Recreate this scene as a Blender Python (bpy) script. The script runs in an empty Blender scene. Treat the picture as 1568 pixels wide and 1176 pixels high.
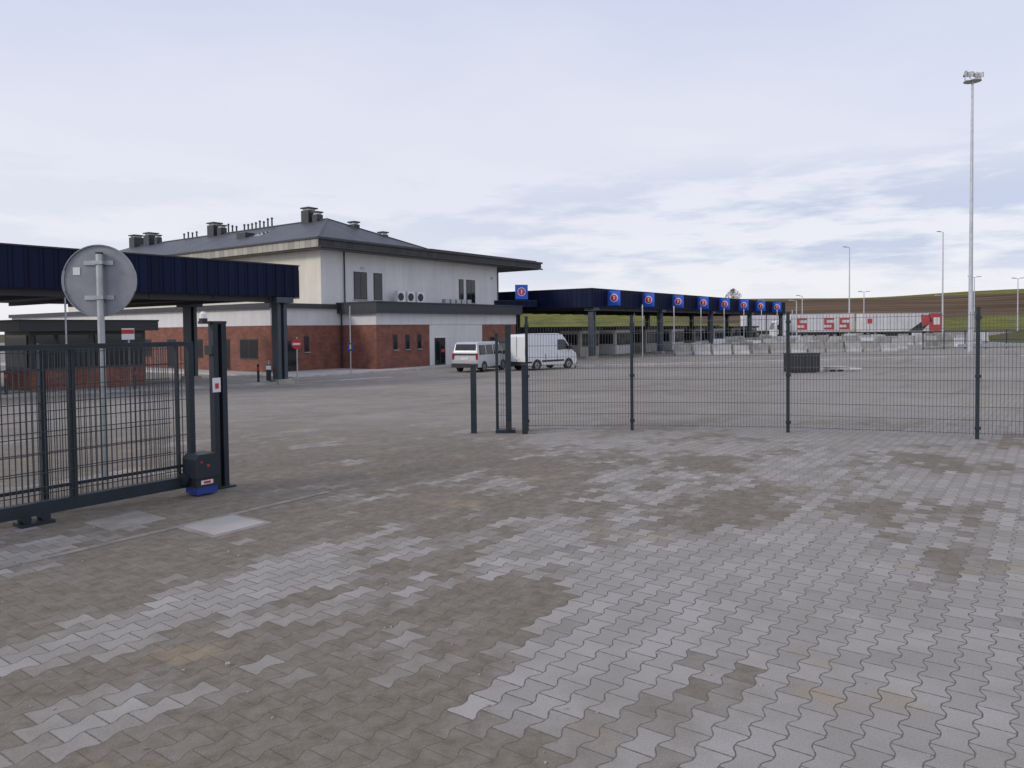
import bpy, math, random
from mathutils import Matrix, Vector
random.seed(4)
S=bpy.context.scene
AX,AY=0.587,0.81
YAW=math.atan2(AY,AX)
EP=[(-60,1.75),(10,1.75),(14,1.84),(20,2.05),(28,2.35),(36,2.62),(45,2.77),(55,2.85),(100,2.85),(130,2.35),(200,1.6),(3000,1.2)]
def gz(y):
    for (a,b),(c,d) in zip(EP,EP[1:]):
        if y<=c:
            return 1.75-(b+(d-b)*(y-a)/(c-a))
    return 0.5
# ---------------- node helpers
class NT:
    def __init__(s,name):
        m=bpy.data.materials.new(name); m.use_nodes=True
        s.m=m; s.n=m.node_tree.nodes; s.l=m.node_tree.links
        s.b=s.n['Principled BSDF']
    def new(s,t,**k):
        x=s.n.new(t)
        for a,b in k.items(): setattr(x,a,b)
        return x
    def put(s,sock,v):
        if hasattr(v,'is_output') : s.l.new(v,sock)
        else: sock.default_value=v
    def math(s,op,a,b=0.0,clamp=False):
        x=s.new('ShaderNodeMath',operation=op,use_clamp=clamp)
        s.put(x.inputs[0],a)
        s.put(x.inputs[1],b)
        return x.outputs[0]
    def mr(s,v,a,b,c=0.0,d=1.0):
        x=s.new('ShaderNodeMapRange'); s.put(x.inputs[0],v)
        for i,k in enumerate((a,b,c,d)): x.inputs[i+1].default_value=k
        return x.outputs[0]
    def mix(s,f,a,b,mode='MIX'):
        x=s.new('ShaderNodeMix',data_type='RGBA',blend_type=mode)
        s.put(x.inputs[0],f)
        for i,c in ((6,a),(7,b)):
            if isinstance(c,tuple) and len(c)==3: c=c+(1,)
            s.put(x.inputs[i],c)
        return x.outputs[2]
    def noise(s,vec,sc,det=4,rough=.55):
        x=s.new('ShaderNodeTexNoise'); 
        if vec is not None: s.l.new(vec,x.inputs['Vector'])
        x.inputs['Scale'].default_value=sc; x.inputs['Detail'].default_value=det; x.inputs['Roughness'].default_value=rough
        return x.outputs[0]
    def obj(s): return s.new('ShaderNodeTexCoord').outputs['Object']
    def sep(s,v):
        x=s.new('ShaderNodeSeparateXYZ'); s.l.new(v,x.inputs[0]); return x.outputs
    def comb(s,a,b,c=0.0):
        x=s.new('ShaderNodeCombineXYZ'); s.put(x.inputs[0],a); s.put(x.inputs[1],b); s.put(x.inputs[2],c); return x.outputs[0]
    def bump(s,h,st=.3,d=.01):
        x=s.new('ShaderNodeBump'); x.inputs['Strength'].default_value=st; x.inputs['Distance'].default_value=d
        s.l.new(h,x.inputs['Height']); s.l.new(x.outputs[0],s.b.inputs['Normal'])
def simple(name,col,rough=.6,metal=0,var=.12,scale=3,spec=None):
    t=NT(name); o=t.obj()
    n=t.noise(o,scale,5)
    f=t.mr(n,.3,.7,1-var,1+var)
    c=t.mix(1.0,col,t.comb(f,f,f),'MULTIPLY')
    t.l.new(c,t.b.inputs['Base Color'])
    t.b.inputs['Roughness'].default_value=rough; t.b.inputs['Metallic'].default_value=metal
    if spec is not None: t.b.inputs['Specular IOR Level'].default_value=spec
    return t.m
def seam(name,col,period,axis='xy',rough=.5,dark=.45,w=.08,spec=.5):
    t=NT(name); o=t.sep(t.obj())
    a=t.math('ADD',o[0],o[1]) if axis=='xy' else o[0 if axis=='x' else 1]
    f=t.math('FRACT',t.math('DIVIDE',a,period))
    e=t.math('MINIMUM',f,t.math('SUBTRACT',1.0,f))
    k=t.mr(e,0,w)
    fl=t.math('FLOOR',t.math('DIVIDE',a,period))
    wn=t.new('ShaderNodeTexWhiteNoise',noise_dimensions='1D'); t.l.new(fl,wn.inputs['W'])
    k2=t.mr(wn.outputs[0],0,1,.8,1.2)
    kk=t.math('MULTIPLY',t.mr(k,0,1,dark,1),k2)
    t.l.new(t.mix(1.0,col,t.comb(kk,kk,kk),'MULTIPLY'),t.b.inputs['Base Color'])
    t.b.inputs['Roughness'].default_value=rough; t.b.inputs['Specular IOR Level'].default_value=spec
    t.bump(k,.6,.02)
    return t.m
def paver():
    t=NT('interlocking_pavers'); P=t.obj()
    def dot(x,y):
        d=t.new('ShaderNodeVectorMath',operation='DOT_PRODUCT'); t.l.new(P,d.inputs[0]); d.inputs[1].default_value=(x,y,0); return d.outputs['Value']
    w,L=.132,.19
    u=t.math('DIVIDE',dot(-AY,AX),w); v=t.math('DIVIDE',dot(AX,AY),L)
    T=t.math('SUBTRACT',t.math('MULTIPLY',t.math('PINGPONG',v,.5),4.0),1.0)
    T=t.math('MAXIMUM',t.math('MINIMUM',t.math('MULTIPLY',T,1.7),1.0),-1.0)
    c=t.math('SUBTRACT',t.math('MULTIPLY',t.math('PINGPONG',u,1.0),2.0),1.0)
    up=t.math('SUBTRACT',u,t.math('MULTIPLY',t.math('MULTIPLY',T,c),.14))
    col=t.math('FLOOR',up); fu=t.math('FRACT',up)
    md=t.math('FLOORED_MODULO',col,2.0)
    vp=t.math('ADD',v,t.math('MULTIPLY',t.math('SUBTRACT',1.0,md),.5))
    row=t.math('FLOOR',vp); fv=t.math('FRACT',vp)
    eu=t.math('MULTIPLY',t.math('MINIMUM',fu,t.math('SUBTRACT',1.0,fu)),w)
    ev=t.math('MULTIPLY',t.math('MINIMUM',fv,t.math('SUBTRACT',1.0,fv)),L)
    e=t.math('MINIMUM',eu,ev)
    jn=t.noise(P,35,3,.6)
    joint=t.mr(t.math('ADD',e,t.mr(jn,.3,.7,-.002,.002)),.001,.0055)
    cen=t.comb(t.math('MULTIPLY',col,w),t.math('MULTIPLY',row,L))
    wn=t.new('ShaderNodeTexWhiteNoise',noise_dimensions='2D'); t.l.new(t.comb(col,row),wn.inputs['Vector'])
    r=wn.outputs['Value']
    mp=t.new('ShaderNodeMapping'); mp.inputs['Scale'].default_value=(1.0,.5,1); mp.inputs['Location'].default_value=(3.1,7.7,0); t.l.new(cen,mp.inputs[0])
    n1=t.noise(mp.outputs[0],.75,4,.64)
    so=t.sep(P)
    bias=t.math('MULTIPLY',t.mr(t.math('ADD',so[0],t.math('MULTIPLY',so[1],-.30)),-4.6,.6),.15)
    midb=t.math('MULTIPLY',t.math('MULTIPLY',t.mr(so[1],5.5,7.5),t.mr(so[1],13,11)),-.045)
    far=t.mr(so[1],10,17)
    s0=t.math('ADD',t.math('ADD',n1,t.math('ADD',bias,midb)),t.math('MULTIPLY',t.math('SUBTRACT',r,.5),.07))
    sm_=t.noise(P,2.3,6,.7)
    s0=t.math('ADD',s0,t.math('MULTIPLY',t.math('SUBTRACT',sm_,.5),.16))
    clean=t.mr(s0,.53,.61)
    fine=t.noise(P,9,6,.7); film=t.noise(P,1.6,5,.6)
    grit=t.noise(P,110,3,.75)
    lightc=t.mix(r,(.300,.282,.262),(.375,.355,.332))
    lightc=t.mix(t.mr(film,.40,.68,0,.6),lightc,(.25,.228,.20))
    dark=t.mix(t.mr(fine,.35,.65),(.160,.137,.108),(.232,.204,.168))
    dark=t.mix(t.mr(r,.6,1,0,.35),dark,(.27,.248,.22))
    cc=t.mix(clean,dark,lightc)
    mid=t.mix(t.mr(film,.35,.65),(.235,.21,.182),(.31,.285,.256))
    big=t.noise(P,.12,5,.6)
    mid=t.mix(t.mr(big,.42,.62,0,.55),mid,(.37,.35,.323))
    cc=t.mix(t.math('MULTIPLY',far,.78),cc,mid)
    # oil / tyre traces in the yard
    ty=t.noise(t.comb(t.math('MULTIPLY',dot(-AY,AX),.9),t.math('MULTIPLY',dot(AX,AY),.05)),1.0,5,.6)
    cc=t.mix(t.math('MULTIPLY',t.mr(ty,.55,.68,0,.35),far),cc,(.16,.14,.12))
    sn=t.noise(P,.9,5,.65)
    cc=t.mix(t.mr(sn,.59,.70,0,.7),cc,(.33,.26,.165))
    jc=t.mix(clean,(.11,.092,.07),(.075,.063,.052))
    jf=t.math('MULTIPLY',t.math('SUBTRACT',1.0,joint),t.math('MULTIPLY',t.mr(clean,0,1,.45,.95),t.mr(film,.3,.7,1,.6)))
    cc=t.mix(jf,cc,jc)
    g=t.mr(grit,.25,.75,.78,1.22)
    cc=t.mix(1.0,cc,t.comb(g,g,g),'MULTIPLY')
    cc=t.mix(t.mr(so[1],168,172),cc,t.mix(fine,(.06,.06,.03),(.11,.09,.05)))
    t.l.new(cc,t.b.inputs['Base Color'])
    t.b.inputs['Roughness'].default_value=.93; t.b.inputs['Specular IOR Level'].default_value=.12
    h=t.math('ADD',t.math('MULTIPLY',joint,.7),t.math('ADD',t.math('MULTIPLY',grit,.25),t.math('MULTIPLY',r,.35)))
    t.bump(h,.6,.006)
    return t.m
def brick():
    t=NT('red_brick'); o=t.sep(t.obj())
    v=t.comb(t.math('ADD',o[0],o[1]),o[2])
    b=t.new('ShaderNodeTexBrick'); t.l.new(v,b.inputs['Vector'])
    b.inputs['Color1'].default_value=(.27,.08,.048,1); b.inputs['Color2'].default_value=(.15,.045,.032,1); b.inputs['Mortar'].default_value=(.22,.16,.13,1)
    b.inputs['Scale'].default_value=1; b.inputs['Brick Width'].default_value=.25; b.inputs['Row Height'].default_value=.075; b.inputs['Mortar Size'].default_value=.008
    n=t.noise(t.obj(),1.5,5); f=t.mr(n,.3,.7,.75,1.2)
    t.l.new(t.mix(1.0,b.outputs[0],t.comb(f,f,f),'MULTIPLY'),t.b.inputs['Base Color']); t.b.inputs['Roughness'].default_value=.85
    return t.m
def plaster(name,col):
    t=NT(name); P=t.obj(); o=t.sep(P)
    a=t.math('ADD',o[0],o[1])
    st=t.noise(t.comb(t.math('MULTIPLY',a,2.2),t.math('MULTIPLY',o[2],.25)),1.0,5,.6)
    n=t.noise(P,.6,5)
    f=t.math('MULTIPLY',t.mr(st,.35,.7,1.04,.92),t.mr(n,.3,.7,.95,1.05))
    t.l.new(t.mix(1.0,col,t.comb(f,f,f),'MULTIPLY'),t.b.inputs['Base Color']); t.b.inputs['Roughness'].default_value=.9
    return t.m
M={}
M['pav']=paver(); M['brick']=brick()
M['plaster']=plaster('white_plaster',(.66,.655,.66))
M['plasterLit']=plaster('plaster_lit_side',(.72,.69,.61))  # wall plaster again, skylight on the left face painted into a paler, warmer colour
M['roof']=seam('roof_metal',(.062,.065,.077),.5,'y',.5)
M['roofx']=seam('roof_metal_end',(.045,.048,.06),.5,'x',.5)
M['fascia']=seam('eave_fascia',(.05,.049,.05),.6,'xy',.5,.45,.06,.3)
M['fasciaLit']=seam('eave_fascia_lit_side',(.36,.34,.29),.6,'xy',.5,.4,.06)  # same eave metal, light reflected on the left side put into its colour
M['dark']=simple('dark_coping',(.032,.037,.045),.5)
M['navy']=seam('navy_cladding',(.006,.011,.040),.52,'xy',.55,.2,.07,.14)
M['under']=simple('canopy_underside',(.045,.045,.05),.7)
M['col']=simple('column_paint',(.055,.07,.09),.5)
M['steel']=simple('anthracite_steel',(.022,.031,.041),.5,.0,.2,4,.35)
M['wire']=simple('coated_wire',(.03,.04,.05),.5)
M['wireg']=simple('galvanised_wire',(.10,.105,.11),.5,.3)
M['galv']=simple('galvanised_steel',(.42,.44,.46),.45,.5,.15,6)
M['signback']=simple('sign_back_metal',(.25,.26,.29),.5,.35,.12,5)
M['glass']=simple('window_glass',(.015,.018,.022),.08,0,.2,.5,.6)
M['frame']=simple('window_frame',(.03,.032,.036),.5)
M['white']=simple('white_paint',(.72,.73,.74),.35,0,.06,1)
M['tarp']=simple('trailer_tarpaulin',(.66,.66,.67),.6,0,.12,.5)
M['logo']=simple('faded_red_print',(.50,.06,.06),.6,0,.2,.6)
M['vanw']=simple('van_paint_white',(.72,.74,.76),.25,0,.04,1)
M['vang']=simple('van_paint_silver',(.50,.51,.53),.25,.1,.05,1)
M['tyre']=simple('tyre_rubber',(.02,.02,.02),.85)
M['twig']=simple('bare_twigs',(.16,.14,.13),.9)
M['plastic']=simple('black_plastic',(.022,.023,.026),.6)
M['hub']=simple('wheel_hub',(.3,.3,.31),.4,.6)
M['red']=simple('red_paint',(.5,.03,.025),.4)
M['redsign']=simple('sign_red',(.62,.04,.08),.4)
M['tail']=simple('tail_light_red',(.30,.01,.01),.25)
M['blue']=simple('sign_blue',(.015,.12,.68),.4)
M['blued']=simple('blue_bracket',(.02,.05,.28),.4)
M['yellow']=simple('yellow_paint',(.7,.5,.05),.5)
M['conc']=simple('concrete',(.36,.345,.32),.9,0,.2,1.2)
M['concd']=simple('dirty_concrete',(.25,.23,.20),.9,0,.3,2.5)
M['concl']=simple('light_kerb_concrete',(.50,.49,.47),.9,0,.2,1.5)
M['pave']=simple('sidewalk_slabs',(.42,.405,.385),.9,0,.12,1)
M['line']=simple('road_paint_white',(.60,.60,.60),.8,0,.2,3)
M['lineb']=simple('road_paint_blue',(.06,.12,.35),.8,0,.2,3)
M['lamp']=simple('beacon_lens',(.75,.72,.68),.3)
M['sky_steel']=simple('mast_grey',(.50,.52,.55),.5,.2)
# ---------------- mesh builder
class MB:
    def __init__(s): s.v=[];s.f=[];s.m=[];s.ms=[]
    def mi(s,k):
        m=M[k]
        if m not in s.ms: s.ms.append(m)
        return s.ms.index(m)
    def raw(s,vs,fs,k):
        o=len(s.v); s.v+=[tuple(p) for p in vs]; i=s.mi(k)
        for f in fs: s.f.append([o+a for a in f]); s.m.append(i)
    def box(s,x0,x1,y0,y1,z0,z1,k):
        s.raw([(x0,y0,z0),(x1,y0,z0),(x1,y1,z0),(x0,y1,z0),(x0,y0,z1),(x1,y0,z1),(x1,y1,z1),(x0,y1,z1)],
          [(3,2,1,0),(4,5,6,7),(0,1,5,4),(1,2,6,5),(2,3,7,6),(3,0,4,7)],k)
    def beam(s,p0,p1,w,h,k):
        p0=Vector(p0);p1=Vector(p1);d=(p1-p0).normalized()
        up=Vector((0,0,1)) if abs(d.z)<.95 else Vector((0,1,0))
        r=d.cross(up).normalized()*w/2; q=r.cross(d).normalized()*h/2
        s.raw([p0-r-q,p0+r-q,p0+r+q,p0-r+q,p1-r-q,p1+r-q,p1+r+q,p1-r+q],
          [(0,1,2,3),(7,6,5,4),(4,5,1,0),(5,6,2,1),(6,7,3,2),(7,4,0,3)],k)
    def cyl(s,p0,p1,r0,r1,k,n=14):
        p0=Vector(p0);p1=Vector(p1);d=(p1-p0).normalized()
        up=Vector((0,0,1)) if abs(d.z)<.95 else Vector((0,1,0))
        a=d.cross(up).normalized(); b=d.cross(a)
        vs=[]
        for p,r in((p0,r0),(p1,r1)):
            for i in range(n):
                t=2*math.pi*i/n; vs.append(p+a*math.cos(t)*r+b*math.sin(t)*r)
        fs=[(i,(i+1)%n,n+(i+1)%n,n+i) for i in range(n)]+[tuple(range(n))[::-1],tuple(range(n,2*n))]
        s.raw(vs,fs,k)
    def prof(s,pts,y0,y1,k,taper=0,zt=1e9):
        n=len(pts); vs=[]
        for y,sg in((y0,1),(y1,-1)):
            for x,z in pts: vs.append((x,y+sg*(taper*max(0,z-zt)),z))
        fs=[tuple(range(n)),tuple(range(n,2*n))[::-1]]+[(i,n+i,n+(i+1)%n,(i+1)%n) for i in range(n)]
        s.raw(vs,fs,k)
    def build(s,name,parent=None,bevel=0,smooth=False):
        me=bpy.data.meshes.new(name); me.from_pydata(s.v,[],s.f)
        for m in s.ms: me.materials.append(m)
        for p,i in zip(me.polygons,s.m): p.material_index=i; p.use_smooth=smooth
        me.update()
        import bmesh
        b=bmesh.new(); b.from_mesh(me); bmesh.ops.recalc_face_normals(b,faces=b.faces); b.to_mesh(me); b.free()
        o=bpy.data.objects.new(name,me); S.collection.objects.link(o)
        if parent: o.parent=parent
        if bevel:
            md=o.modifiers.new('bevel','BEVEL'); md.width=bevel; md.segments=2; md.limit_method='ANGLE'; md.angle_limit=.6
        return o
def grp(name,x=0,y=0,z=0,yaw=0):
    e=bpy.data.objects.new(name,None); e.location=(x,y,z); e.rotation_euler=(0,0,yaw); S.collection.objects.link(e); return e
# ---------------- ground
def grid(name,xs,ys,zf,mat):
    vs=[(x,y,zf(x,y)) for y in ys for x in xs]; nx=len(xs)
    fs=[(j*nx+i,j*nx+i+1,(j+1)*nx+i+1,(j+1)*nx+i) for j in range(len(ys)-1) for i in range(nx-1)]
    me=bpy.data.meshes.new(name); me.from_pydata(vs,[],fs); me.materials.append(mat)
    for p in me.polygons: p.use_smooth=True
    o=bpy.data.objects.new(name,me); S.collection.objects.link(o); return o
ys=[-60,-20,0,5]+[10+i for i in range(0,50)]+[60,70,80,90,100,115,130,150,170,200,400,1000,3000]
grid('paved_ground',[-2000,-300,-50,-10,0,10,50,300,2000],ys,lambda x,y:gz(y),M['pav'])
def sm(a): a=max(0,min(1,a)); return a*a*(3-2*a)
# hill: ploughed brown slope with a grass crest, higher to the right
t=NT('hill_fields'); o=t.obj(); so=t.sep(o)
n=t.noise(o,.012,5,.6); n2=t.noise(o,.15,6,.7); n4=t.noise(o,.02,5,.6)
fur=t.noise(t.comb(t.math('MULTIPLY',so[0],.006),t.math('MULTIPLY',so[1],.10)),1.0,5,.65)
brown=t.mix(t.mr(fur,.35,.65),(.062,.042,.030),(.20,.15,.105)); brown=t.mix(t.mr(n4,.45,.65,0,.6),brown,(.13,.085,.06))
green=t.mix(t.mr(n2,.35,.65),(.10,.115,.035),(.22,.21,.075))
zz=t.math('ADD',so[2],t.math('MULTIPLY',t.math('SUBTRACT',n,.5),3.5))
top=t.mr(t.math('SUBTRACT',zz,t.math('MULTIPLY',t.math('SUBTRACT',so[0],160.0),.022)),14.6,15.1)
low=t.mr(t.math('ADD',zz,t.math('MULTIPLY',so[0],-.015)),2.0,1.2)
lf=t.mr(so[0],75,55)
f=t.math('MAXIMUM',t.math('MAXIMUM',top,low),lf)
t.l.new(t.mix(f,brown,green),t.b.inputs['Base Color']); t.b.inputs['Roughness'].default_value=.95; t.b.inputs['Specular IOR Level'].default_value=0
def hz(x,y):
    H=(16.6+8.0*sm((x-130)/260))*sm((x+190)/160)
    return gz(y)-.3+H*sm((y-185)/260)+(.6*math.sin(x*.021+y*.013)+.4*math.sin(x*.05+1))*sm((y-185)/100)
grid('hill',[ -500+i*16 for i in range(100)],[180+i*12 for i in range(46)],hz,t.m)

# ---------------- main building (local x = A, y = B)
B=grp('customs_building',-9.4,52.1,0,YAW)
w=MB()
g=-1.6
w.box(0,5.46,0,3.6,g,2.13,'brick'); w.box(5.46,11.9,.02,3.6,g,2.13,'plaster'); w.box(11.9,16.6,0,3.6,g,2.13,'brick')
w.box(-6,20.6,3.6,44,g,2.13,'brick')
w.box(-.03,16.63,-.03,3.57,2.13,2.95,'plaster')
w.box(-6.03,20.6,3.57,44,2.13,3.3,'plaster')
w.build('ground_floor_walls',B)
w=MB()
w.box(-1.72,18.9,3.6,42,3.3,7.5,'plaster')
w.box(-1.735,-1.72,3.61,42,3.3,7.5,'plasterLit')  # thin skin on the left face carrying the painted-in brightness
w.build('upper_floor_walls',B)
w=MB()
w.box(-.4,17,-.45,3.56,2.953,3.65,'dark'); w.box(-.45,17.05,-.5,3.56,3.65,3.75,'frame')
w.box(-6.3,-1.74,3.3,44,3.3,3.62,'dark'); w.box(-1.74,-.42,3.3,3.565,3.3,3.62,'dark')
w.build('parapet_coping',B)
w=MB()
x0,x1,y0,y1=-2.74,8.46,2.59,43.6; rx=2.86; rz=10.5; ez=8.15
w.raw([(x0,y0,ez),(x0,y1,ez),(rx,y1-5.6,rz),(rx,y0+5.6,rz)],[(0,1,2,3)],'roof')
w.raw([(x1,y0,ez),(x1,y1,ez),(rx,y1-5.6,rz),(rx,y0+5.6,rz)],[(3,2,1,0)],'roof')
w.raw([(x0,y0,ez),(x1,y0,ez),(rx,y0+5.6,rz)],[(0,1,2)],'roofx')
w.raw([(x0,y1,ez),(x1,y1,ez),(rx,y1-5.6,rz)],[(2,1,0)],'roofx')
w.cyl((rx,y0+5.6,rz),(rx,y1-5.6,rz),.09,.09,'dark',8)
for a in ((x0,y0),(x1,y0)): w.cyl((a[0],a[1],ez),(rx,y0+5.6,rz),.07,.07,'dark',8)
w.build('hip_roof',B)
w=MB()
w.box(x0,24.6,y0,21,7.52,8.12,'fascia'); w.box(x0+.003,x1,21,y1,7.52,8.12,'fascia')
w.box(x0-.03,x0,y0+.02,y1,7.50,8.06,'fasciaLit')  # left eave strip in the brightened fascia colour
w.box(x0-.12,24.7,y0-.12,y0-.001,8.02,8.18,'dark'); w.box(x0-.14,x0-.03,y0,y1,8.06,8.18,'dark')
w.box(x0+.15,24.45,y0+.15,20.8,7.44,7.52,'concd')
w.box(9,24.4,y0+.4,20.5,8.12,8.32,'dark')
w.cyl((x0,y0-.14,7.5),(24.6,y0-.14,7.5),.07,.07,'frame',8)
w.build('eaves',B)
w=MB()
def chim(x,y,z0,z1,a=.45,b=.45):
    w.box(x-a,x+a,y-b,y+b,z0,z1-.25,'dark'); w.box(x-a*.75,x+a*.75,y-b*.75,y+b*.75,z1-.25,z1-.1,'plaster'); w.box(x-a*1.1,x+a*1.1,y-b*1.1,y+b*1.1,z1-.1,z1,'frame')
ya=y0+5.6
chim(rx,ya+2.2,10.1,11.6); chim(rx,ya+1.2,10.1,11.2,.3,.3)
chim(rx,ya+15.3,10.1,11.6,.45,.5); chim(rx,ya+14.2,10.1,11.3,.3,.3)
chim(rx,ya+26.2,10.1,11.6,.5,.5); chim(rx,ya+29,10.1,11.6,.5,.5); chim(rx,ya+24.9,10.1,11.3,.25,.25)
chim(4.4,6.9,9,10.35,.3,.35); chim(6.2,5.5,8.5,9.6,.3,.3)
for yy in [18.2,18.9,19.6,20.3,12,12.6,13.2]+[7+i*.55 for i in range(8)]:
    h=random.uniform(.4,.75)
    w.cyl((rx,ya+yy,10.3),(rx,ya+yy,rz+h),.07,.07,'dark',8); w.cyl((rx,ya+yy,rz+h),(rx,ya+yy,rz+h+.12),.13,.05,'dark',8)
w.raw([(0.1,13,9.35),(0.1,14.2,9.35),(1.2,14.2,9.82),(1.2,13,9.82)],[(0,1,2,3)],'glass')
w.box(-.0,.9,14.8,16,9.2,9.75,'dark')
w.build('chimneys_and_vents',B)
w=MB()
def winF(t0,t1,z0,z1,s,mull=0,door=False):
    w.box(t0,t1,s-.035,s-.004,z0,z1,'frame')
    n=mull+1; ww=(t1-t0-.07*(n+1))/n
    for i in range(n):
        a=t0+.07+i*(ww+.07); w.box(a,a+ww,s-.042,s-.036,z0+.07,z1-.07,'glass')
    if not door: w.box(t0-.05,t1+.05,s-.1,s-.004,z0-.06,z0-.003,'galv')
winF(3-1.72,4.3-1.72,4.04,6.07,3.6,1); winF(4.98-1.72,5.86-1.72,4.04,6.07,3.6)
winF(15-1.72,15.6-1.72,4.04,6.07,3.6); winF(16-1.72,17.2-1.72,4.04,6.07,3.6,1)
for a in (1.63,2.87,4.12): winF(a,a+.42,.34,1.42,0)
winF(6.05,7.25,-.95,1.12,.02,1,True); w.box(5.98,7.32,-.03,.0,1.12,1.2,'white'); w.box(6.75,7.15,-.03,-.025,-.0,.25,'red')
w.box(8.3,8.6,-.03,.018,.1,.35,'red'); w.box(9.2,9.45,-.03,.018,.2,.45,'blue')
winF(12.9,13.9,-.95,1.1,0,0,True)
winF(-4.9,-3.9,-.95,1.1,3.6,0,True); winF(-3.3,-2.9,.3,1.4,3.6)
def winL(s0,s1,z0,z1,tx=-6,mull=1):
    w.box(tx-.035,tx-.004,s0,s1,z0,z1,'frame'); n=mull+1; ww=(s1-s0-.07*(n+1))/n
    for i in range(n):
        a=s0+.07+i*(ww+.07); w.box(tx-.042,tx-.036,a,a+ww,z0+.07,z1-.07,'glass')
for s0 in (5,8.2,11.5,15,18.5,22,26,30,34,38): winL(s0,s0+(1.2 if s0 in(8.2,15) else 2.0),-.9 if s0 in(8.2,15,26) else -.1,1.25)
for s0 in (6,10,14,18,22,26,30,34): winL(s0,s0+1.4,4.1,6.1,-1.735)
w.build('windows_and_doors',B)
w=MB()
for tt in (-.05+.4,19-.2): w.cyl((tt,3.52,3.7),(tt,3.52,7.5),.05,.05,'frame',8)
w.cyl((-.1,-.08+3.5,-1),(-.1,3.42,3.3),.05,.05,'frame',8); w.cyl((16.75,-.08,-1),(16.75,-.08,3),.05,.05,'plastic',8)
for i,tt in enumerate((4.9,6.0,7.1)):
    w.box(tt,tt+.85,2.7,3.05,3.85,4.75,'white'); w.cyl((tt+.35,2.695,4.3),(tt+.35,2.67,4.3),.3,.3,'frame',16)
for tt in (9.2,9.9,10.6,11.3,12.0): w.box(tt,tt+.5,1.6,2.0,3.78,4.2,'galv')
w.box(2,2.3,3.5,3.595,6.3,6.45,'galv'); w.box(17.8,18.1,3.5,3.595,6.3,6.45,'galv')
w.build('air_conditioners_and_pipes',B)
w=MB()
w.box(-8.3,17.5,-1.6,0,-1.5,-.96,'pave'); w.box(-8.3,-6,0,44,-1.5,-.96,'pave'); w.box(-6,0,0,3.6,-1.5,-.96,'pave')
w.box(-8.45,17.6,-1.75,-1.6,-1.5,-.95,'concl'); w.box(-8.45,-8.3,-1.6,44,-1.5,-.95,'concl')
w.build('building_sidewalk',B)

# ---------------- canopies
def canopy(name,ox,oy,x0,x1,depth,zb,zt,cols,rows):
    E=grp(name,ox,oy,0,YAW); w=MB()
    w.box(x0,x1,0,depth,zb,zt,'navy')
    w.box(x0+.15,x1-.15,.15,depth-.15,zb-.03,zb-.003,'under')
    w.box(x0-.03,x1+.03,-.04,depth,zt,zt+.06,'plastic'); 
    w.box(x0+.4,x1-.4,.35,.55,zb-.28,zb-.03,'under')
    xx=x0+.26
    while xx<x1: w.box(xx-.015,xx+.015,-.03,-.002,zb,zt,'navy'); xx+=.52
    w.build('roof_fascia',E)
    w=MB(); yaw=YAW
    for c in cols:
        for r in rows:
            wy=oy+math.sin(yaw)*c+math.cos(yaw)*r; zg=gz(wy)
            w.box(c-.28,c-.09,r-.24,r+.24,zg-.2,zb-.3,'col'); w.box(c+.09,c+.28,r-.24,r+.24,zg-.2,zb-.3,'col'); w.box(c-.1,c+.1,r-.1,r+.1,zg-.2,zb-.3,'plastic')
            w.box(c-.5,c+.5,r-.5,r+.5,zb-.3,zb-.03,'col'); w.box(c-.4,c+.4,r-.4,r+.4,zg-.2,zg+.25,'conc')
    w.build('columns',E)
    w=MB()
    xx=x0+1.5
    while xx<x1:
        w.box(xx-.08,xx+.08,.3,depth-.3,zb-.2,zb-.031,'under'); xx+=3
    w.build('roof_beams',E)
    return E
C1=canopy('vehicle_canopy',-10.72,38,-24,0,15,3.46,5.0,[-.85,-15.5],[.5,8.5])
C2=canopy('vehicle_canopy',7.25,68,0,60,16,3.62,5.3,[.9+i*14.6 for i in range(5)],[.5,9])
w=MB()
def bsign(w,x,y,z,s=1.25):
    w.box(x-.05,x,y-s/2,y+s/2,z-s/2*1.1,z+s/2*1.1,'blue'); w.cyl((x-.056,y,z),(x-.051,y,z),.40,.40,'white',20); w.cyl((x-.062,y,z),(x-.057,y,z),.33,.33,'redsign',20)
    w.box(x-.066,x-.0625,y-.06,y+.06,z-.18,z+.18,'white')
for tt in (3.2,10.5,17.8,25,32,39,46,53.5): bsign(w,tt-.2,-.7,4.5)
w.build('lane_signs',C2)
w=MB()
for i,tt in enumerate((3.2,10.5,17.8,25,32,39,46,53.5)):
    y=-2.0; zg=gz(68+.81*tt)
    w.cyl((tt+3,y,zg),(tt+3,y,zg+5.0),.06,.05,'white',8)
    w.box(tt+1.5,tt+5.2,4,6.3,-1.2,1.5,'plaster' if i%2 else 'conc'); w.box(tt+1.2,tt+5.5,3.7,6.6,1.5,1.75,'plastic'); w.box(tt+1.45,tt+1.49,4.3,6,-.0,1.2,'glass'); w.box(tt+1.8,tt+5,3.95,3.99,-.1,1.2,'glass')
w.build('control_booths',C2)
w=MB()
w.box(8,60,10.5,15.6,-1.3,1.2,'brick'); w.box(8,60,10.4,15.7,1.2,1.9,'frame')
for i in range(17): w.box(10+i*2.9,12+i*2.9,10.3,10.39,-.3,1.1,'glass')
w.build('service_wall',C2) 
E=grp('entry_canopy',-1.6,69,0,.25); w=MB(); w.box(0,4.1,0,3,3.75,4.3,'navy'); w.box(0,4.1,-.02,3,4.3,4.36,'plastic'); w.box(.2,.4,1,1.2,-1.3,3.75,'col'); w.build('roof',E)
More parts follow.
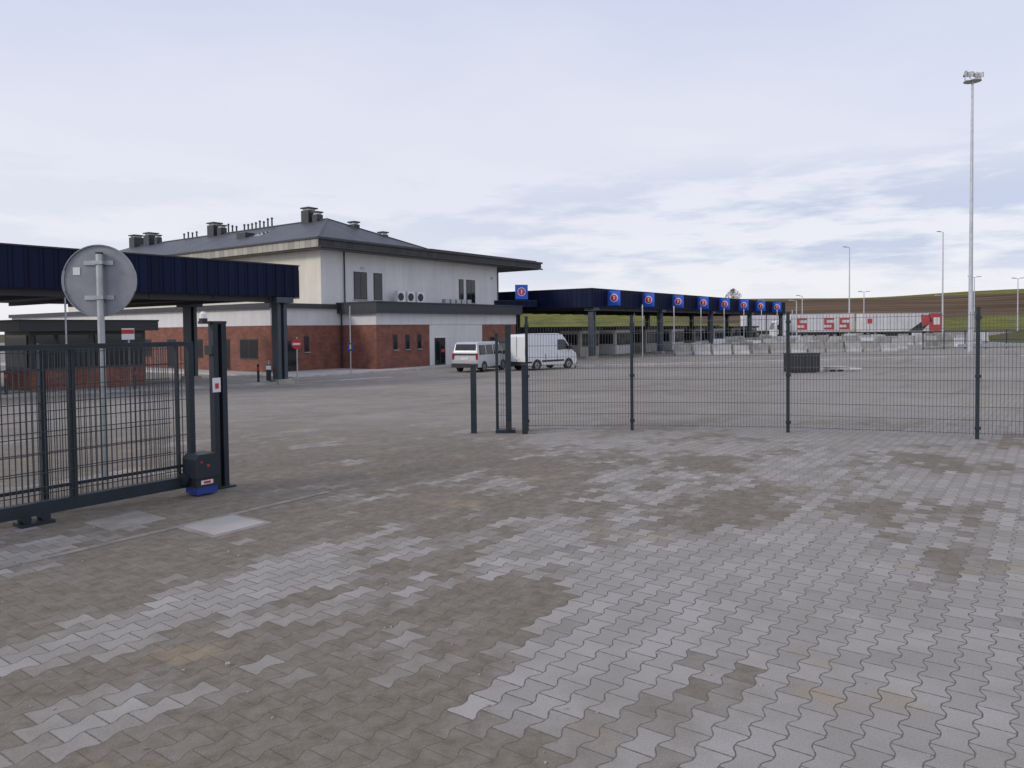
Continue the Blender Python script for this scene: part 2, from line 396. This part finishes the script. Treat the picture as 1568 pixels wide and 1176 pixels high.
w=MB(); s=1.25; w.box(2,3.2,-.1,-.05,4.45,5.8,'blue'); w.cyl((2.6,-.101,5.15),(2.6,-.106,5.15),.40,.40,'white',20); w.cyl((2.6,-.107,5.15),(2.6,-.112,5.15),.33,.33,'redsign',20); w.box(2.54,2.66,-.117,-.1125,4.97,5.33,'white'); w.build('lane_sign',E)
Bt=grp('inspection_booth',-10.72,38,0,YAW); w=MB()
zg=gz(31)
w.box(-11.5,-6.8,2.2,4.6,zg-.2,zg+1.0,'brick'); w.box(-11.5,-6.8,2.2,4.6,zg+1.0,zg+2.55,'frame')
w.box(-11.54,-11.5,2.4,4.4,zg+1.1,zg+2.4,'glass'); w.box(-11.3,-9.3,2.15,2.19,zg+1.1,zg+2.4,'glass'); w.box(-9.0,-7,2.15,2.19,zg+1.1,zg+2.4,'glass')
w.box(-12,-6.4,1.8,5,zg+2.55,zg+2.95,'dark'); w.box(-12.03,-6.37,1.77,5.03,zg+2.95,zg+3.02,'plastic')
w.build('booth',Bt)
w=MB(); 
for i in range(14):
    a=-24+i*1.7; zz=gz(38+.81*(a+.8)+.587*1.5)+.13
    w.box(a,a+1.69,.2,6.2,-1.6,zz,'conc')
w.build('traffic_island',Bt)
w=MB()
for (x,y) in ((-4.5,.4),(-8.2,.5),(-1.5,1.4),(-13,.5)):
    z0=gz(38+.81*x); w.cyl((x,y,z0),(x,y,z0+1.0),.06,.06,'plastic',10); w.cyl((x,y,z0+.7),(x,y,z0+.85),.063,.063,'red',10)
w.build('bollards',Bt)

# ---------------- fences
def meshpanel(w,L,z0f,z1,H0=.06,wk='wireg',off=0,step=.05,r=.0028):
    x=step
    while x<L:
        w.box(x-r,x+r,off-r,off+r,z0f(x)+H0,z1(x),wk); x+=step
    n=9; HH=z1(0)-z0f(0)-H0-.08
    for i in range(n+1):
        a=H0+.03+i*(HH/n)
        for dy in (-.007,.007):
            w.beam((0,off+dy,z0f(0)+a),(L,off+dy,z0f(L)+a),.007,.007,wk)
posts=[(.26,13.4),(2.12,13.3),(4.67,12.7),(7.17,11.55),(9.7,10.4),(12.0,9.2)]
FE=grp('mesh_fence')
for i,((a,b),(c,d)) in enumerate(zip(posts,posts[1:])):
    L=math.hypot(c-a,d-b); w=MB(); za,zb=gz(b),gz(d)
    f=lambda x:za+(zb-za)*x/L
    meshpanel(w,L,f,lambda x:f(x)+1.97)
    for j in (0,1):
        if j==0 and i>0: continue
        x=0 if j==0 else L
        w.box(x-.025,x+.025,-.03,.04,f(x)-.05,f(x)+2.02,'steel'); w.box(x-.03,x+.03,-.034,.044,f(x)+2.02,f(x)+2.04,'plastic')
        for zz in (.15,.95,1.85): w.box(x-.04,x+.04,-.045,-.03,f(x)+zz,f(x)+zz+.05,'steel')
    o_=w.build('panel_%d'%(i+1),FE); o_.location=(a,b,0); o_.rotation_euler=(0,0,math.atan2(d-b,c-a))
G2=grp('gate_catch_posts',0,0,gz(13)); w=MB()
for x,y,h,r in ((-.68,13.1,1.18,.05),(.21,12.9,1.18,.05),(-.07,13.15,1.86,.05),(-.27,13.2,1.72,.025)):
    w.box(x-r,x+r,y-r,y+r,-.1,h,'steel'); w.box(x-r-.006,x+r+.006,y-r-.006,y+r+.006,h,h+.02,'plastic')
for i in range(1,5): w.box(-.24+i*.04-.003,-.24+i*.04+.003,13.15,13.156,.1,1.7,'wireg')
for i in range(9): w.box(-.25,-.1,13.14,13.15,.1+i*.19,.107+i*.19,'wireg')
w.box(-.3,.05,13.0,13.3,0,.06,'steel'); w.box(-.12,-.02,12.98,13.05,.05,.2,'plastic')
w.build('posts',G2,.004)
G=grp('sliding_gate',-3.30,8.4,0,YAW); w=MB()
w.box(-.075,-.015,-.045,.045,0,1.84,'steel'); w.box(.03,.09,-.045,.045,0,1.84,'steel'); w.box(-.08,.095,-.05,.05,1.84,1.87,'plastic')
w.box(-.013,.028,.01,.03,.0,1.83,'plastic'); w.box(-.14,.14,-.1,.1,0,.02,'steel')
w.box(-.11,-.076,-.07,.07,1.5,1.6,'steel')
w.box(-.095,-.0,-.056,-.047,1.08,1.24,'white'); w.box(-.07,-.025,-.060,-.0565,1.12,1.18,'red')
w.build('gate_post',G,.004)
w=MB(); Lg=6.6
w.box(-Lg,-.3,-.045,.045,.08,.20,'steel')
w.box(-Lg,-.3,-.025,.025,1.60,1.65,'steel')
for x in (-.33,-1.55,-3.1,-4.6,-6.3): w.box(x-.03,x+.03,-.028,.028,.20,1.60,'steel')
w.box(-.50,-.47,-.02,.02,.2,1.6,'steel')
w.box(-Lg,-.36,-.012,.012,.30,.33,'steel')
x=-.4
while x>-Lg:
    w.box(x-.0035,x+.0035,-.038,-.031,.21,1.61,'wire'); x-=.05
for i in range(8):
    w.box(-Lg,-.36,-.046,-.039,.27+i*.19,.278+i*.19,'wire')
w.build('gate_leaf',G)
w=MB()
for x in (-1.9,-3.8):
    w.box(x-.14,x+.14,-.1,.1,0,.03,'steel'); w.cyl((x-.08,-.06,.06),(x-.08,.06,.06),.04,.04,'steel',12); w.cyl((x+.08,-.06,.06),(x+.08,.06,.06),.04,.04,'steel',12)
w.build('rollers',G)
w=MB()
w.box(-.34,-.10,-.32,-.1,.02,.1,'blued'); w.box(-.35,-.09,-.33,-.1,.1,.20,'plastic'); w.prof([(-.37,.2),(-.37,.40),(-.33,.45),(-.12,.45),(-.08,.40),(-.08,.2)],-.35,-.1,'steel')
w.box(-.30,-.16,-.334,-.331,.125,.17,'white') ; w.box(-.27,-.19,-.337,-.335,.135,.16,'red'); w.cyl((-.3,-.351,.37),(-.3,-.354,.37),.014,.014,'red',12); w.box(-.24,-.21,-.354,-.351,.31,.34,'red')
w.cyl((-.4,-.15,.18),(-.36,-.15,.18),.07,.07,'steel',14)
w.cyl((-.12,-.2,.02),(-.0,-.05,.15),.012,.012,'lamp',8)
o_=w.build('gate_motor',G,.008); o_.location=(-.09,.07,0)
w=MB()
w.box(-.2,-.10,-.04,.04,1.84,1.87,'plastic'); w.cyl((-.16,0,1.87),(-.16,0,1.90),.045,.045,'plastic',14); w.cyl((-.16,0,1.90),(-.16,0,1.95),.04,.038,'lamp',14); w.cyl((-.16,0,1.95),(-.16,0,1.975),.038,.015,'lamp',14)
w.build('warning_beacon',G)
F2=grp('mesh_fence',-3.30-.81*.35,8.4+.587*.35,0,YAW)
for i in range(3):
    w=MB(); f=lambda x:0.0
    meshpanel(w,1.3 if i==0 else 2.5,f,lambda x:1.62,.06,'wire',r=.003)
    w.box(-.025,.025,-.03,.03,0,1.66,'steel')
    o_=w.build('panel_%d'%(i+1),F2); o_.location=(-1.66-2.5*i,0,0)
Sg=grp('round_traffic_sign',-4.84,8.86,0,.05); w=MB()
w.cyl((0,0,0),(0,0,2.68),.038,.038,'galv',16); w.cyl((0,0,2.68),(0,0,2.7),.042,.042,'plastic',16)
w.build('pole',Sg,smooth=False)
w=MB(); w.cyl((-.03,.055,2.37),(-.03,.062,2.37),.42,.42,'signback',64)
n=64
for i in range(n):
    a=2*math.pi*i/n;b=2*math.pi*(i+1)/n
    w.beam((-.03+.42*math.cos(a),.05,2.37+.42*math.sin(a)),(-.03+.42*math.cos(b),.05,2.37+.42*math.sin(b)),.03,.012,'signback')
for zz in (2.58,2.17): w.box(-.2,.14,.036,.052,zz-.025,zz+.025,'galv'); w.box(-.055,.055,-.05,.036,zz-.02,zz+.02,'galv')
w.box(-.33,-.25,.048,.0535,2.44,2.53,'white')
w.build('disc',Sg)
E=grp('drain_channel',-3.26,8.4,0,YAW); w=MB()
for i in range(19): w.box(-9+i*.5,-8.51+i*.5,-1.23,-1.16,-.05,.004+random.uniform(0,.003),'concd')
w.build('channel_stones',E)
E=grp('manhole_cover',-2.62,6.75,0,YAW); w=MB(); w.box(-.30,.30,-.30,.30,-.02,.004,'concd'); w.box(-.25,.25,-.25,.25,-.01,.009,'conc'); w.build('cover',E,.003)
E=grp('manhole_cover',-3.62,6.95,0,YAW); w=MB(); w.box(-.26,.26,-.26,.26,-.02,.004,'concd'); w.cyl((0,0,-.01),(0,0,.008),.2,.2,'concd',28); w.build('cover',E,.003)
E=grp('loose_gravel'); w=MB()
for i in range(240):
    y=random.uniform(2.2,12); x=random.uniform(-.7,.75)*y; r=random.uniform(.003,.008)*(1 if random.random()<.95 else 1.8)
    a=random.uniform(0,3)
    w.beam((x-r*math.cos(a),y-r*math.sin(a),r*.5),(x+r*math.cos(a),y+r*math.sin(a),r*.6),r*1.5,r*1.1,random.choice(['conc','conc','concd']))
w.build('stones',E)

# ---------------- vehicles
def wheel(w,x,y,r=.34,sgn=-1):
    w.cyl((x,y-sgn*.2,r),(x,y+sgn*.012,r),r,r,'tyre',22); w.cyl((x,y+sgn*.012,r),(x,y+sgn*.02,r),r*.62,r*.58,'hub',16); w.cyl((x,y+sgn*.02,r),(x,y+sgn*.03,r),r*.2,r*.16,'plastic',10)
def arch(w,x,y,r,sgn):
    vs=[];n=14
    for i in range(n+1):
        a=math.pi*i/n; vs.append((x+math.cos(a)*r,y+sgn*.006,.36+math.sin(a)*r*.92))
    vs+=[(x-r,y+sgn*.006,.28),(x+r,y+sgn*.006,.28)]
    w.raw(vs,[tuple(range(len(vs)))],'plastic')
def cargo_van(name,x,y,yaw):
    E=grp(name,x,y,gz(y),yaw); w=MB()
    W=.98
    w.prof([(-2.4,.34),(-2.42,.8),(-2.38,2.25),(-2.28,2.42),(-1,2.47),(.75,2.47),(1.1,2.38),(1.42,2.05),(1.85,1.42),(2.28,1.15),(2.42,.95),(2.46,.5),(2.4,.3)],-W,W,'vanw',.075,1.1)
    w.build('body',E,.06,False)
    w=MB()
    for sg in (-1,1):
        for xx in (-1.45,1.6):
            arch(w,xx,sg*W,.43,sg); wheel(w,xx,sg*(W-.01),.34,sg)
        def sy(z): return sg*(W-.075*max(0,z-1.1)+.006)
        w.raw([(.55,sy(1.35),1.35),(1.72,sy(1.38),1.38),(1.42,sy(1.9),1.9),(1.2,sy(2.05),2.05),(.55,sy(2.05),2.05)],[(0,1,2,3,4)],'glass')
        for xx in (-.65,.48): w.box(xx-.012,xx+.012,sg*W-.008,sg*W+.004,.5,1.08,'plastic')
        w.box(-1.0,1.15,sg*W-.01,sg*W+.015,.55,.68,'plastic')
        w.box(-2.38,-1.9,sg*W-.01,sg*W+.012,.5,.62,'plastic')
        w.box(1.55,1.75,sg*(W+.14)-.09,sg*(W+.14)+.09,1.35,1.75,'plastic')
        w.box(-2.43,-2.39,sg*.9-.08,sg*.9+.06,1.0,1.5,'tail')
        w.box(2.30,2.43,sg*.72-.16,sg*.72+.16,.86,1.12,'white')
    w.box(-2.50,-2.38,-.96,.96,.36,.6,'plastic'); w.box(2.38,2.50,-.93,.93,.3,.62,'plastic'); w.box(-2.425,-2.415,-.012,.012,.6,2.3,'plastic')
    w.raw([(1.475,-.82,2.0),(1.475,.82,2.0),(1.90,.9,1.42),(1.90,-.9,1.42)],[(0,1,2,3)],'glass')
    w.box(-2.44,-2.43,-.26,.26,.75,.87,'white')
    w.build('fittings',E)
def minibus(name,x,y,yaw,paint='vang'):
    E=grp(name,x,y,gz(y),yaw); w=MB(); W=.95
    w.prof([(-2.3,.32),(-2.35,.8),(-2.28,1.3),(-2.12,1.88),(-1.9,1.97),(.9,1.97),(1.15,1.88),(1.85,1.2),(2.3,1.0),(2.4,.7),(2.36,.3)],-W,W,paint,.16,1.05)
    w.build('body',E,.06)
    w=MB()
    for sg in (-1,1):
        for xx in (-1.4,1.5): arch(w,xx,sg*W,.41,sg); wheel(w,xx,sg*(W-.01),.33,sg)
        def sy(z): return sg*(W-.16*max(0,z-1.05)+.006)
        for a,b,c,d in ((-2.1,-1.1,-1.1,-1.98),(-1.0,-.0,-.0,-1.0),(.1,1.62,1.2,.1)):
            w.raw([(a,sy(1.15),1.15),(b,sy(1.15),1.15),(c,sy(1.78),1.78),(d,sy(1.78),1.78)],[(0,1,2,3)],'glass')
        w.box(-2.37,-2.29,sg*.86-.07,sg*.86+.05,.85,1.25,'tail')
        w.box(1.35,1.5,sg*(W+.12)-.08,sg*(W+.12)+.08,1.1,1.35,'plastic'); w.box(2.3,2.4,sg*.7-.14,sg*.7+.14,.72,.92,'white')
    w.raw([(-2.315,-.80,1.12),(-2.315,.80,1.12),(-2.15,.72,1.84),(-2.15,-.72,1.84)],[(0,1,2,3)],'glass')
    w.box(-2.44,-2.32,-.93,.93,.34,.6,'plastic'); w.box(2.33,2.45,-.9,.9,.3,.58,'plastic'); w.box(-2.37,-2.35,-.26,.26,.85,.97,'white')
    w.build('fittings',E)
cargo_van('cargo_van',2.1,52,math.radians(42))
minibus('passenger_van',-2.1,50.5,math.radians(66))
minibus('passenger_van',-.6,57,math.radians(60),'plastic')
def trailer(name,x,y,yaw,L=13.6,style=0,H=4.3):
    E=grp(name,x,y,gz(y),yaw); w=MB()
    w.box(0,L,-1.25,1.25,1.15,H,'tarp'); w.box(-.03,L+.03,-1.27,1.27,H-.08,H+.03,'galv'); w.box(-.03,L+.03,-1.27,1.27,1.05,1.2,'plastic' )
    w.box(3.5,L-3,-1.1,1.1,.45,1.0,'plastic')
    for xx in (L-2,L-3.3,L-4.6,1.5,2.7): 
        for sg in (-1,1): w.cyl((xx,sg*1.2,.5),(xx,sg*.9,.5),.5,.5,'tyre',18); w.cyl((xx,sg*1.2,.5),(xx,sg*1.22,.5),.28,.25,'hub',12)
    for i in range(1,12): w.box(i*L/12-.02,i*L/12+.02,-1.262,-1.251,1.2,H-.08,'galv')
    if style==0:
        for a in (1.0,L-5.2,L-2.6):
            for (p,q,r,s_) in ((0,1.7,3.25,3.6),(0,.45,2.75,3.25),(0,1.7,2.4,2.75),(1.25,1.7,1.95,2.4),(0,1.7,1.6,1.95)):
                w.box(a+p,a+q,-1.28,-1.27,r,s_,'logo')
    elif style==1:
        w.box(L-2.4,L-.02,-1.28,-1.266,1.25,H-.1,'logo'); w.raw([(L-5.8,-1.285,1.3),(L-3.6,-1.285,1.3),(L-1.9,-1.285,2.9),(L-2.4,-1.285,4.1),(L-3.4,-1.285,3.0)],[(0,1,2,3,4)],'plastic')
        w.raw([(L-3.6,-1.29,1.9),(L-2.2,-1.29,2.6),(L-2.5,-1.29,3.9),(L-3.8,-1.29,4.0)],[(0,1,2,3)],'logo')
        w.box(L-1.7,L-.6,-1.29,-1.281,2.3,3.5,'white'); w.box(.8,1.6,-1.28,-1.27,2.6,3.4,'logo')
    w.build('body',E)
trailer('semi_trailer',48.3,131,-.03,10.8,0); trailer('semi_trailer',59.2,128,.0,13.6,1)
trailer('semi_trailer',46,150,0,12,2); 
trailer('semi_trailer',97,128,.1,12,2)
E=grp('truck_cab',47.2,130,gz(130),-.03); w=MB(); w.prof([(-2.2,.5),(-2.25,1.6),(-1.9,3.1),(-.3,3.4),(-.1,.6)],-1.2,1.2,'white'); w.build('cab',E,.08)
w=MB(); w.raw([(-2.26,-1.1,1.7),(-2.26,1.1,1.7),(-1.95,1.1,2.9),(-1.95,-1.1,2.9)],[(0,1,2,3)],'glass'); w.box(-1.7,-.9,-1.22,-1.205,1.7,2.5,'glass')
for sg in(-1,1): w.cyl((-1.2,sg*1.22,.5),(-1.2,sg*.9,.5),.5,.5,'tyre',16)
w.build('fittings',E)
# ---------------- masts / lamps
def mast(x,y,h):
    E=grp('floodlight_mast',x,y,gz(y),.2); w=MB(); w.cyl((0,0,-.2),(0,0,h),.2,.09,'sky_steel',14); w.cyl((0,0,-.2),(0,0,.4),.35,.3,'conc',12)
    w.cyl((0,0,h-.12),(0,0,h-.05),.7,.7,'galv',18); w.build('pole',E)
    w=MB()
    for k,(px,a) in enumerate(((-.75,.9),(-.25,-.3),(.35,.3),(.8,-.7))):
        w.beam((px,0,h-.05),(px,0,h+.35),.06,.06,'galv')
        d=Vector((math.sin(a)*.9,-.5,-.25)).normalized(); c=Vector((px,0,h+.5))
        w.beam(c-d*.10,c+d*.10,.5,.42,'galv'); w.beam(c+d*.101,c+d*.115,.43,.36,'lamp')
    w.build('floodlights',E)
mast(40.3,66,24.0)
def lamp(x,y,h,double=False,r=.1):
    E=grp('street_lamp',x,y,gz(y),0); w=MB(); w.cyl((0,0,-.2),(0,0,h),r*1.3,r*.7,'sky_steel',10)
    for sg in ((-1,1) if double else (-1,)):
        w.beam((0,0,h-.05),(sg*.7,0,h+.1),.09,.09,'sky_steel'); w.beam((sg*.5,0,h+.08),(sg*1.2,0,h+.14),.4,.14,'galv')
    w.build('pole_and_head',E)
lamp(64.7,144,17,False,.12); lamp(86,150,20.4,False,.13); lamp(88,143,11,True); lamp(101,150,11,True); lamp(58,150,8); lamp(75,160,9,True); lamp(40,118,6.5); lamp(47,124,6.5); lamp(88,118,9.5,True); lamp(70,122,7)
# ---------------- kerb, barriers, box
E=grp('yard_kerb',0,0,0); w=MB()
for i in range(40):
    a=4.5+i*1.5; f=lambda x:53.5+(x-4.5)*11.5/39.5
    w.beam((a,f(a),gz(f(a))+.02),(a+1.48,f(a+1.48),gz(f(a+1.48))+.02),.35,.3,'concl')
w.build('kerb_stones',E)
def jersey(w,x,y,yaw,L=1.95,k='conc',h=1.0):
    z=gz(y); c,s=math.cos(yaw),math.sin(yaw)
    pr=[(-.3,0),(-.28,.12),(-.12,.35),(-.08,h),(.08,h),(.12,.35),(.28,.12),(.3,0)]
    vs=[]
    for xx in(-L/2,L/2):
        for a,b in pr: vs.append((x+c*xx-s*a,y+s*xx+c*a,z+b))
    n=8; w.raw(vs,[tuple(range(n)),tuple(range(n,2*n))]+[(i,(i+1)%n,n+(i+1)%n,n+i) for i in range(n)],k)
E=grp('concrete_barriers'); w=MB()
def row(x0,y0,x1,y1,k,p=1,h=1.0):
    L=math.hypot(x1-x0,y1-y0); n=int(L/2.05); yw=math.atan2(y1-y0,x1-x0)
    for i in range(n):
        if random.random()<p: jersey(w,x0+(x1-x0)*i/n,y0+(y1-y0)*i/n,yw+random.uniform(-.05,.05),random.uniform(1.5,1.95),random.choice(k),h*random.uniform(.85,1.1))
row(17,75,42,80,['conc','concl']); row(19,80,50,86,['conc','concl','concd'],.9); row(22,87,58,94,['conc','concl','white'],.9,1.3); row(26,96,66,104,['concl','conc'],.9,1.4); row(32,106,72,112,['conc','white'],.9,1.3)
row(18,78,52,112,['concl','conc'],.95,1.1); row(26,78,62,112,['concl','conc'],.95,1.1)
w.build('barrier_blocks',E,.0)
E=grp('electrical_cabinet',16.9,43.8,gz(43.8),.1); w=MB(); w.box(-.9,.9,-.4,.4,.05,1.1,'plastic'); w.box(-.95,.95,-.45,.45,1.1,1.15,'frame')
for i in range(4): w.box(-.87+i*.44,-.47+i*.44,-.42,-.401,.15,1.02,'frame')
w.box(-.8,-.7,-.3,.3,-.05,.05,'conc'); w.box(.7,.8,-.3,.3,-.05,.05,'conc'); w.build('cabinet',E,.01)
E=grp('paving_stone_pallets',19.5,45,gz(45),.1); w=MB(); w.box(-.8,.4,-.4,.4,.12,.3,'concl'); w.box(.6,1.3,-.4,.4,.12,.22,'white')
for i in range(3): w.box(-.8+i*.5,-.7+i*.5,-.4,.4,-.02,.12,'conc')
w.build('pallets',E)
def rsign(name,x,y,h,kind,yaw=0):
    E=grp(name,x,y,gz(y),yaw); w=MB(); w.cyl((0,0,0),(0,0,h),.035,.035,'galv',8)
    if kind=='noentry':
        w.cyl((0,-.04,h-.35),(0,-.06,h-.35),.25,.25,'red',24); w.box(-.18,.18,-.066,-.061,h-.40,h-.30,'white')
    elif kind=='arrow':
        w.box(-.18,.18,-.05,-.03,h*.35,h*.35+.5,'blued'); w.box(-.05,.05,-.055,-.051,h*.38,h*.35+.4,'yellow')
    elif kind=='low':
        w.box(-.12,.12,-.05,-.03,.2,1.0,'plastic'); w.box(-.12,.12,-.055,-.051,.75,.95,'white')
    elif kind=='rect': w.box(-.25,.25,-.06,-.04,h-.45,h,'white'); w.box(-.25,.25,-.066,-.061,h-.22,h-.05,'red')
    w.build('sign',E)
rsign('no_entry_sign',-10.6,37,2.35,'noentry'); rsign('keep_right_sign',-10.0,46.5,4.3,'arrow'); rsign('keep_right_sign',-12.0,37.0,1.2,'low')
rsign('traffic_sign',-15.3,30,2.6,'rect'); rsign('traffic_sign',-17.5,29.5,4.0,''); 
rsign('keep_right_sign',12.4,76,4.3,'')
E=grp('distant_bush',112,380,hz(112,380)-1.5); w=MB()
for i in range(500):
    a=random.uniform(0,6.28); r=random.uniform(0,1)**.6*4.2; zc=random.uniform(0,6)
    k=(1-(abs(zc-2.5)/3.6)**2)
    d=Vector((random.uniform(-.4,.4),random.uniform(-.4,.4),random.uniform(.1,.6)))
    c=Vector((math.cos(a)*r*k,math.sin(a)*r*k,zc+1.5)); w.beam(c-d,c+d,.07,.07,'twig')
w.cyl((0,0,-2),(0,0,5),.3,.15,'twig',8)
w.build('branches',E)
t2=NT('grass_bank'); o=t2.obj(); n=t2.noise(o,.6,6,.7); t2.l.new(t2.mix(n,(.06,.072,.03),(.17,.155,.08)),t2.b.inputs['Base Color']); t2.b.inputs['Roughness'].default_value=.95; t2.b.inputs['Specular IOR Level'].default_value=0
grid('grass_embankment',[68+i*4 for i in range(60)],[100+i*2.5 for i in range(12)],lambda x,y:gz(y)-.05+2.0*math.sin(max(0,min(1,(y-100)/27))*math.pi)*sm((x-70)/14),t2.m)
E=grp('perimeter_fence'); w=MB()
for i in range(28):
    x=46+i*2.5; y=84+i*.25; z=gz(y)
    w.beam((x,y,z),(x,y,z+2.1),.09,.09,'steel')
    for k in range(12): w.beam((x+k*.208,y,z+.1),(x+k*.208,y,z+1.95),.014,.014,'steel')
for h in (.15,1.0,1.95): w.beam((46,84,gz(84)+h),(116,91,gz(91)+h),.03,.05,'steel')
w.build('fence',E)
E=grp('guard_rail'); w=MB()
for i in range(30):
    x=44+i*2.5; y=74+i*.25
    w.beam((x,y,gz(y)),(x,y,gz(y)+.8),.07,.07,'galv')
w.beam((44,73.9,gz(74)+.7),(119,81.4,gz(81)+.7),.06,.3,'galv'); w.build('rail',E)
E=grp('road_markings'); w=MB()
def mark(x0,y0,x1,y1,wd,k='line'):
    n=6
    for i in range(n):
        a=(x0+(x1-x0)*i/n,y0+(y1-y0)*i/n); b=(x0+(x1-x0)*(i+1)/n,y0+(y1-y0)*(i+1)/n)
        d=Vector((b[0]-a[0],b[1]-a[1])).normalized(); nx,ny=-d.y*wd/2,d.x*wd/2
        w.raw([(a[0]-nx,a[1]-ny,gz(a[1]-ny)+.008),(a[0]+nx,a[1]+ny,gz(a[1]+ny)+.008),(b[0]+nx,b[1]+ny,gz(b[1]+ny)+.008),(b[0]-nx,b[1]-ny,gz(b[1]-ny)+.008)],[(0,1,2,3)],k)
mark(-10.0,37.3,-24,18,.15); mark(-8.3,42.5,-12.4,37.0,.15); mark(-13.5,33,-20.5,38.1,.3); mark(-15.5,30,-22.5,35.1,.3,'lineb'); mark(-9.3,40.5,-7,43.8,.3,'line')
w.build('lines',E)

# ---------------- sky, sun, camera
W=bpy.data.worlds.new('World'); S.world=W; W.use_nodes=True; nt=W.node_tree; N=nt.nodes; Lk=nt.links
class WT(NT):
    def __init__(s): s.n=N; s.l=Lk
q=WT()
EL=math.radians(28)
sk=N.new('ShaderNodeTexSky'); sk.sky_type='NISHITA'; sk.sun_disc=False; sk.sun_elevation=EL; sk.sun_rotation=math.atan2(-.9,-.43)
d=N.new('ShaderNodeTexCoord').outputs['Generated']; so=q.sep(d)
zc=q.math('MAXIMUM',so[2],0.0)
den=q.math('ADD',zc,.16)
pv=q.comb(q.math('DIVIDE',so[0],den),q.math('DIVIDE',so[1],den),3.3)
n2=q.noise(pv,.8,6,.5)
sv=q.comb(q.math('MULTIPLY',so[0],2.2),q.math('MULTIPLY',so[1],2.2),q.math('MULTIPLY',so[2],15.0))
n1=q.noise(sv,1.5,6,.55)
sv2=q.comb(q.math('MULTIPLY',so[0],7.0),q.math('MULTIPLY',so[1],7.0),q.math('MULTIPLY',so[2],34.0))
n3=q.noise(sv2,1.3,6,.6)
base=q.mix(q.mr(zc,.0,.40),(9.4,9.35,9.7),(6.5,7.0,9.0))
base=q.mix(q.mr(n2,.40,.70,0,.5),base,(9.0,9.05,9.6))
band=q.math('MULTIPLY',q.mr(zc,.03,.08),q.mr(zc,.23,.15))
side=q.mr(so[0],-.30,.30,.30,1.0)
gm=q.math('MULTIPLY',q.math('MULTIPLY',q.mr(q.math('ADD',n1,q.math('MULTIPLY',q.math('SUBTRACT',n3,.5),.6)),.46,.60),band),side)
cl=q.mix(q.math('MULTIPLY',gm,.9),base,(5.7,6.3,8.1))
fin=q.mix(.92,sk.outputs[0],cl)
bg=N['Background']; Lk.new(fin,bg.inputs[0]); bg.inputs[1].default_value=.1
sl=bpy.data.lights.new('sun','SUN'); sl.energy=1.5; sl.angle=math.radians(12); sl.color=(1,.91,.80)
so_=bpy.data.objects.new('sun',sl); S.collection.objects.link(so_)
dv=Vector((-.9*math.cos(EL),-.43*math.cos(EL),math.sin(EL)))
so_.rotation_euler=dv.to_track_quat('Z','Y').to_euler()
cam=bpy.data.cameras.new('camera'); co=bpy.data.objects.new('camera',cam); S.collection.objects.link(co)
cam.sensor_width=36; cam.lens=26.4; cam.shift_y=-.031; cam.clip_end=5000; cam.clip_start=.05
co.matrix_world=Matrix.Translation((0,0,1.75))@Matrix.Rotation(math.radians(90-1.8),4,'X')@Matrix.Rotation(-.011,4,'Z')
S.camera=co
S.view_settings.view_transform='Standard'; S.view_settings.look='None'; S.view_settings.exposure=0
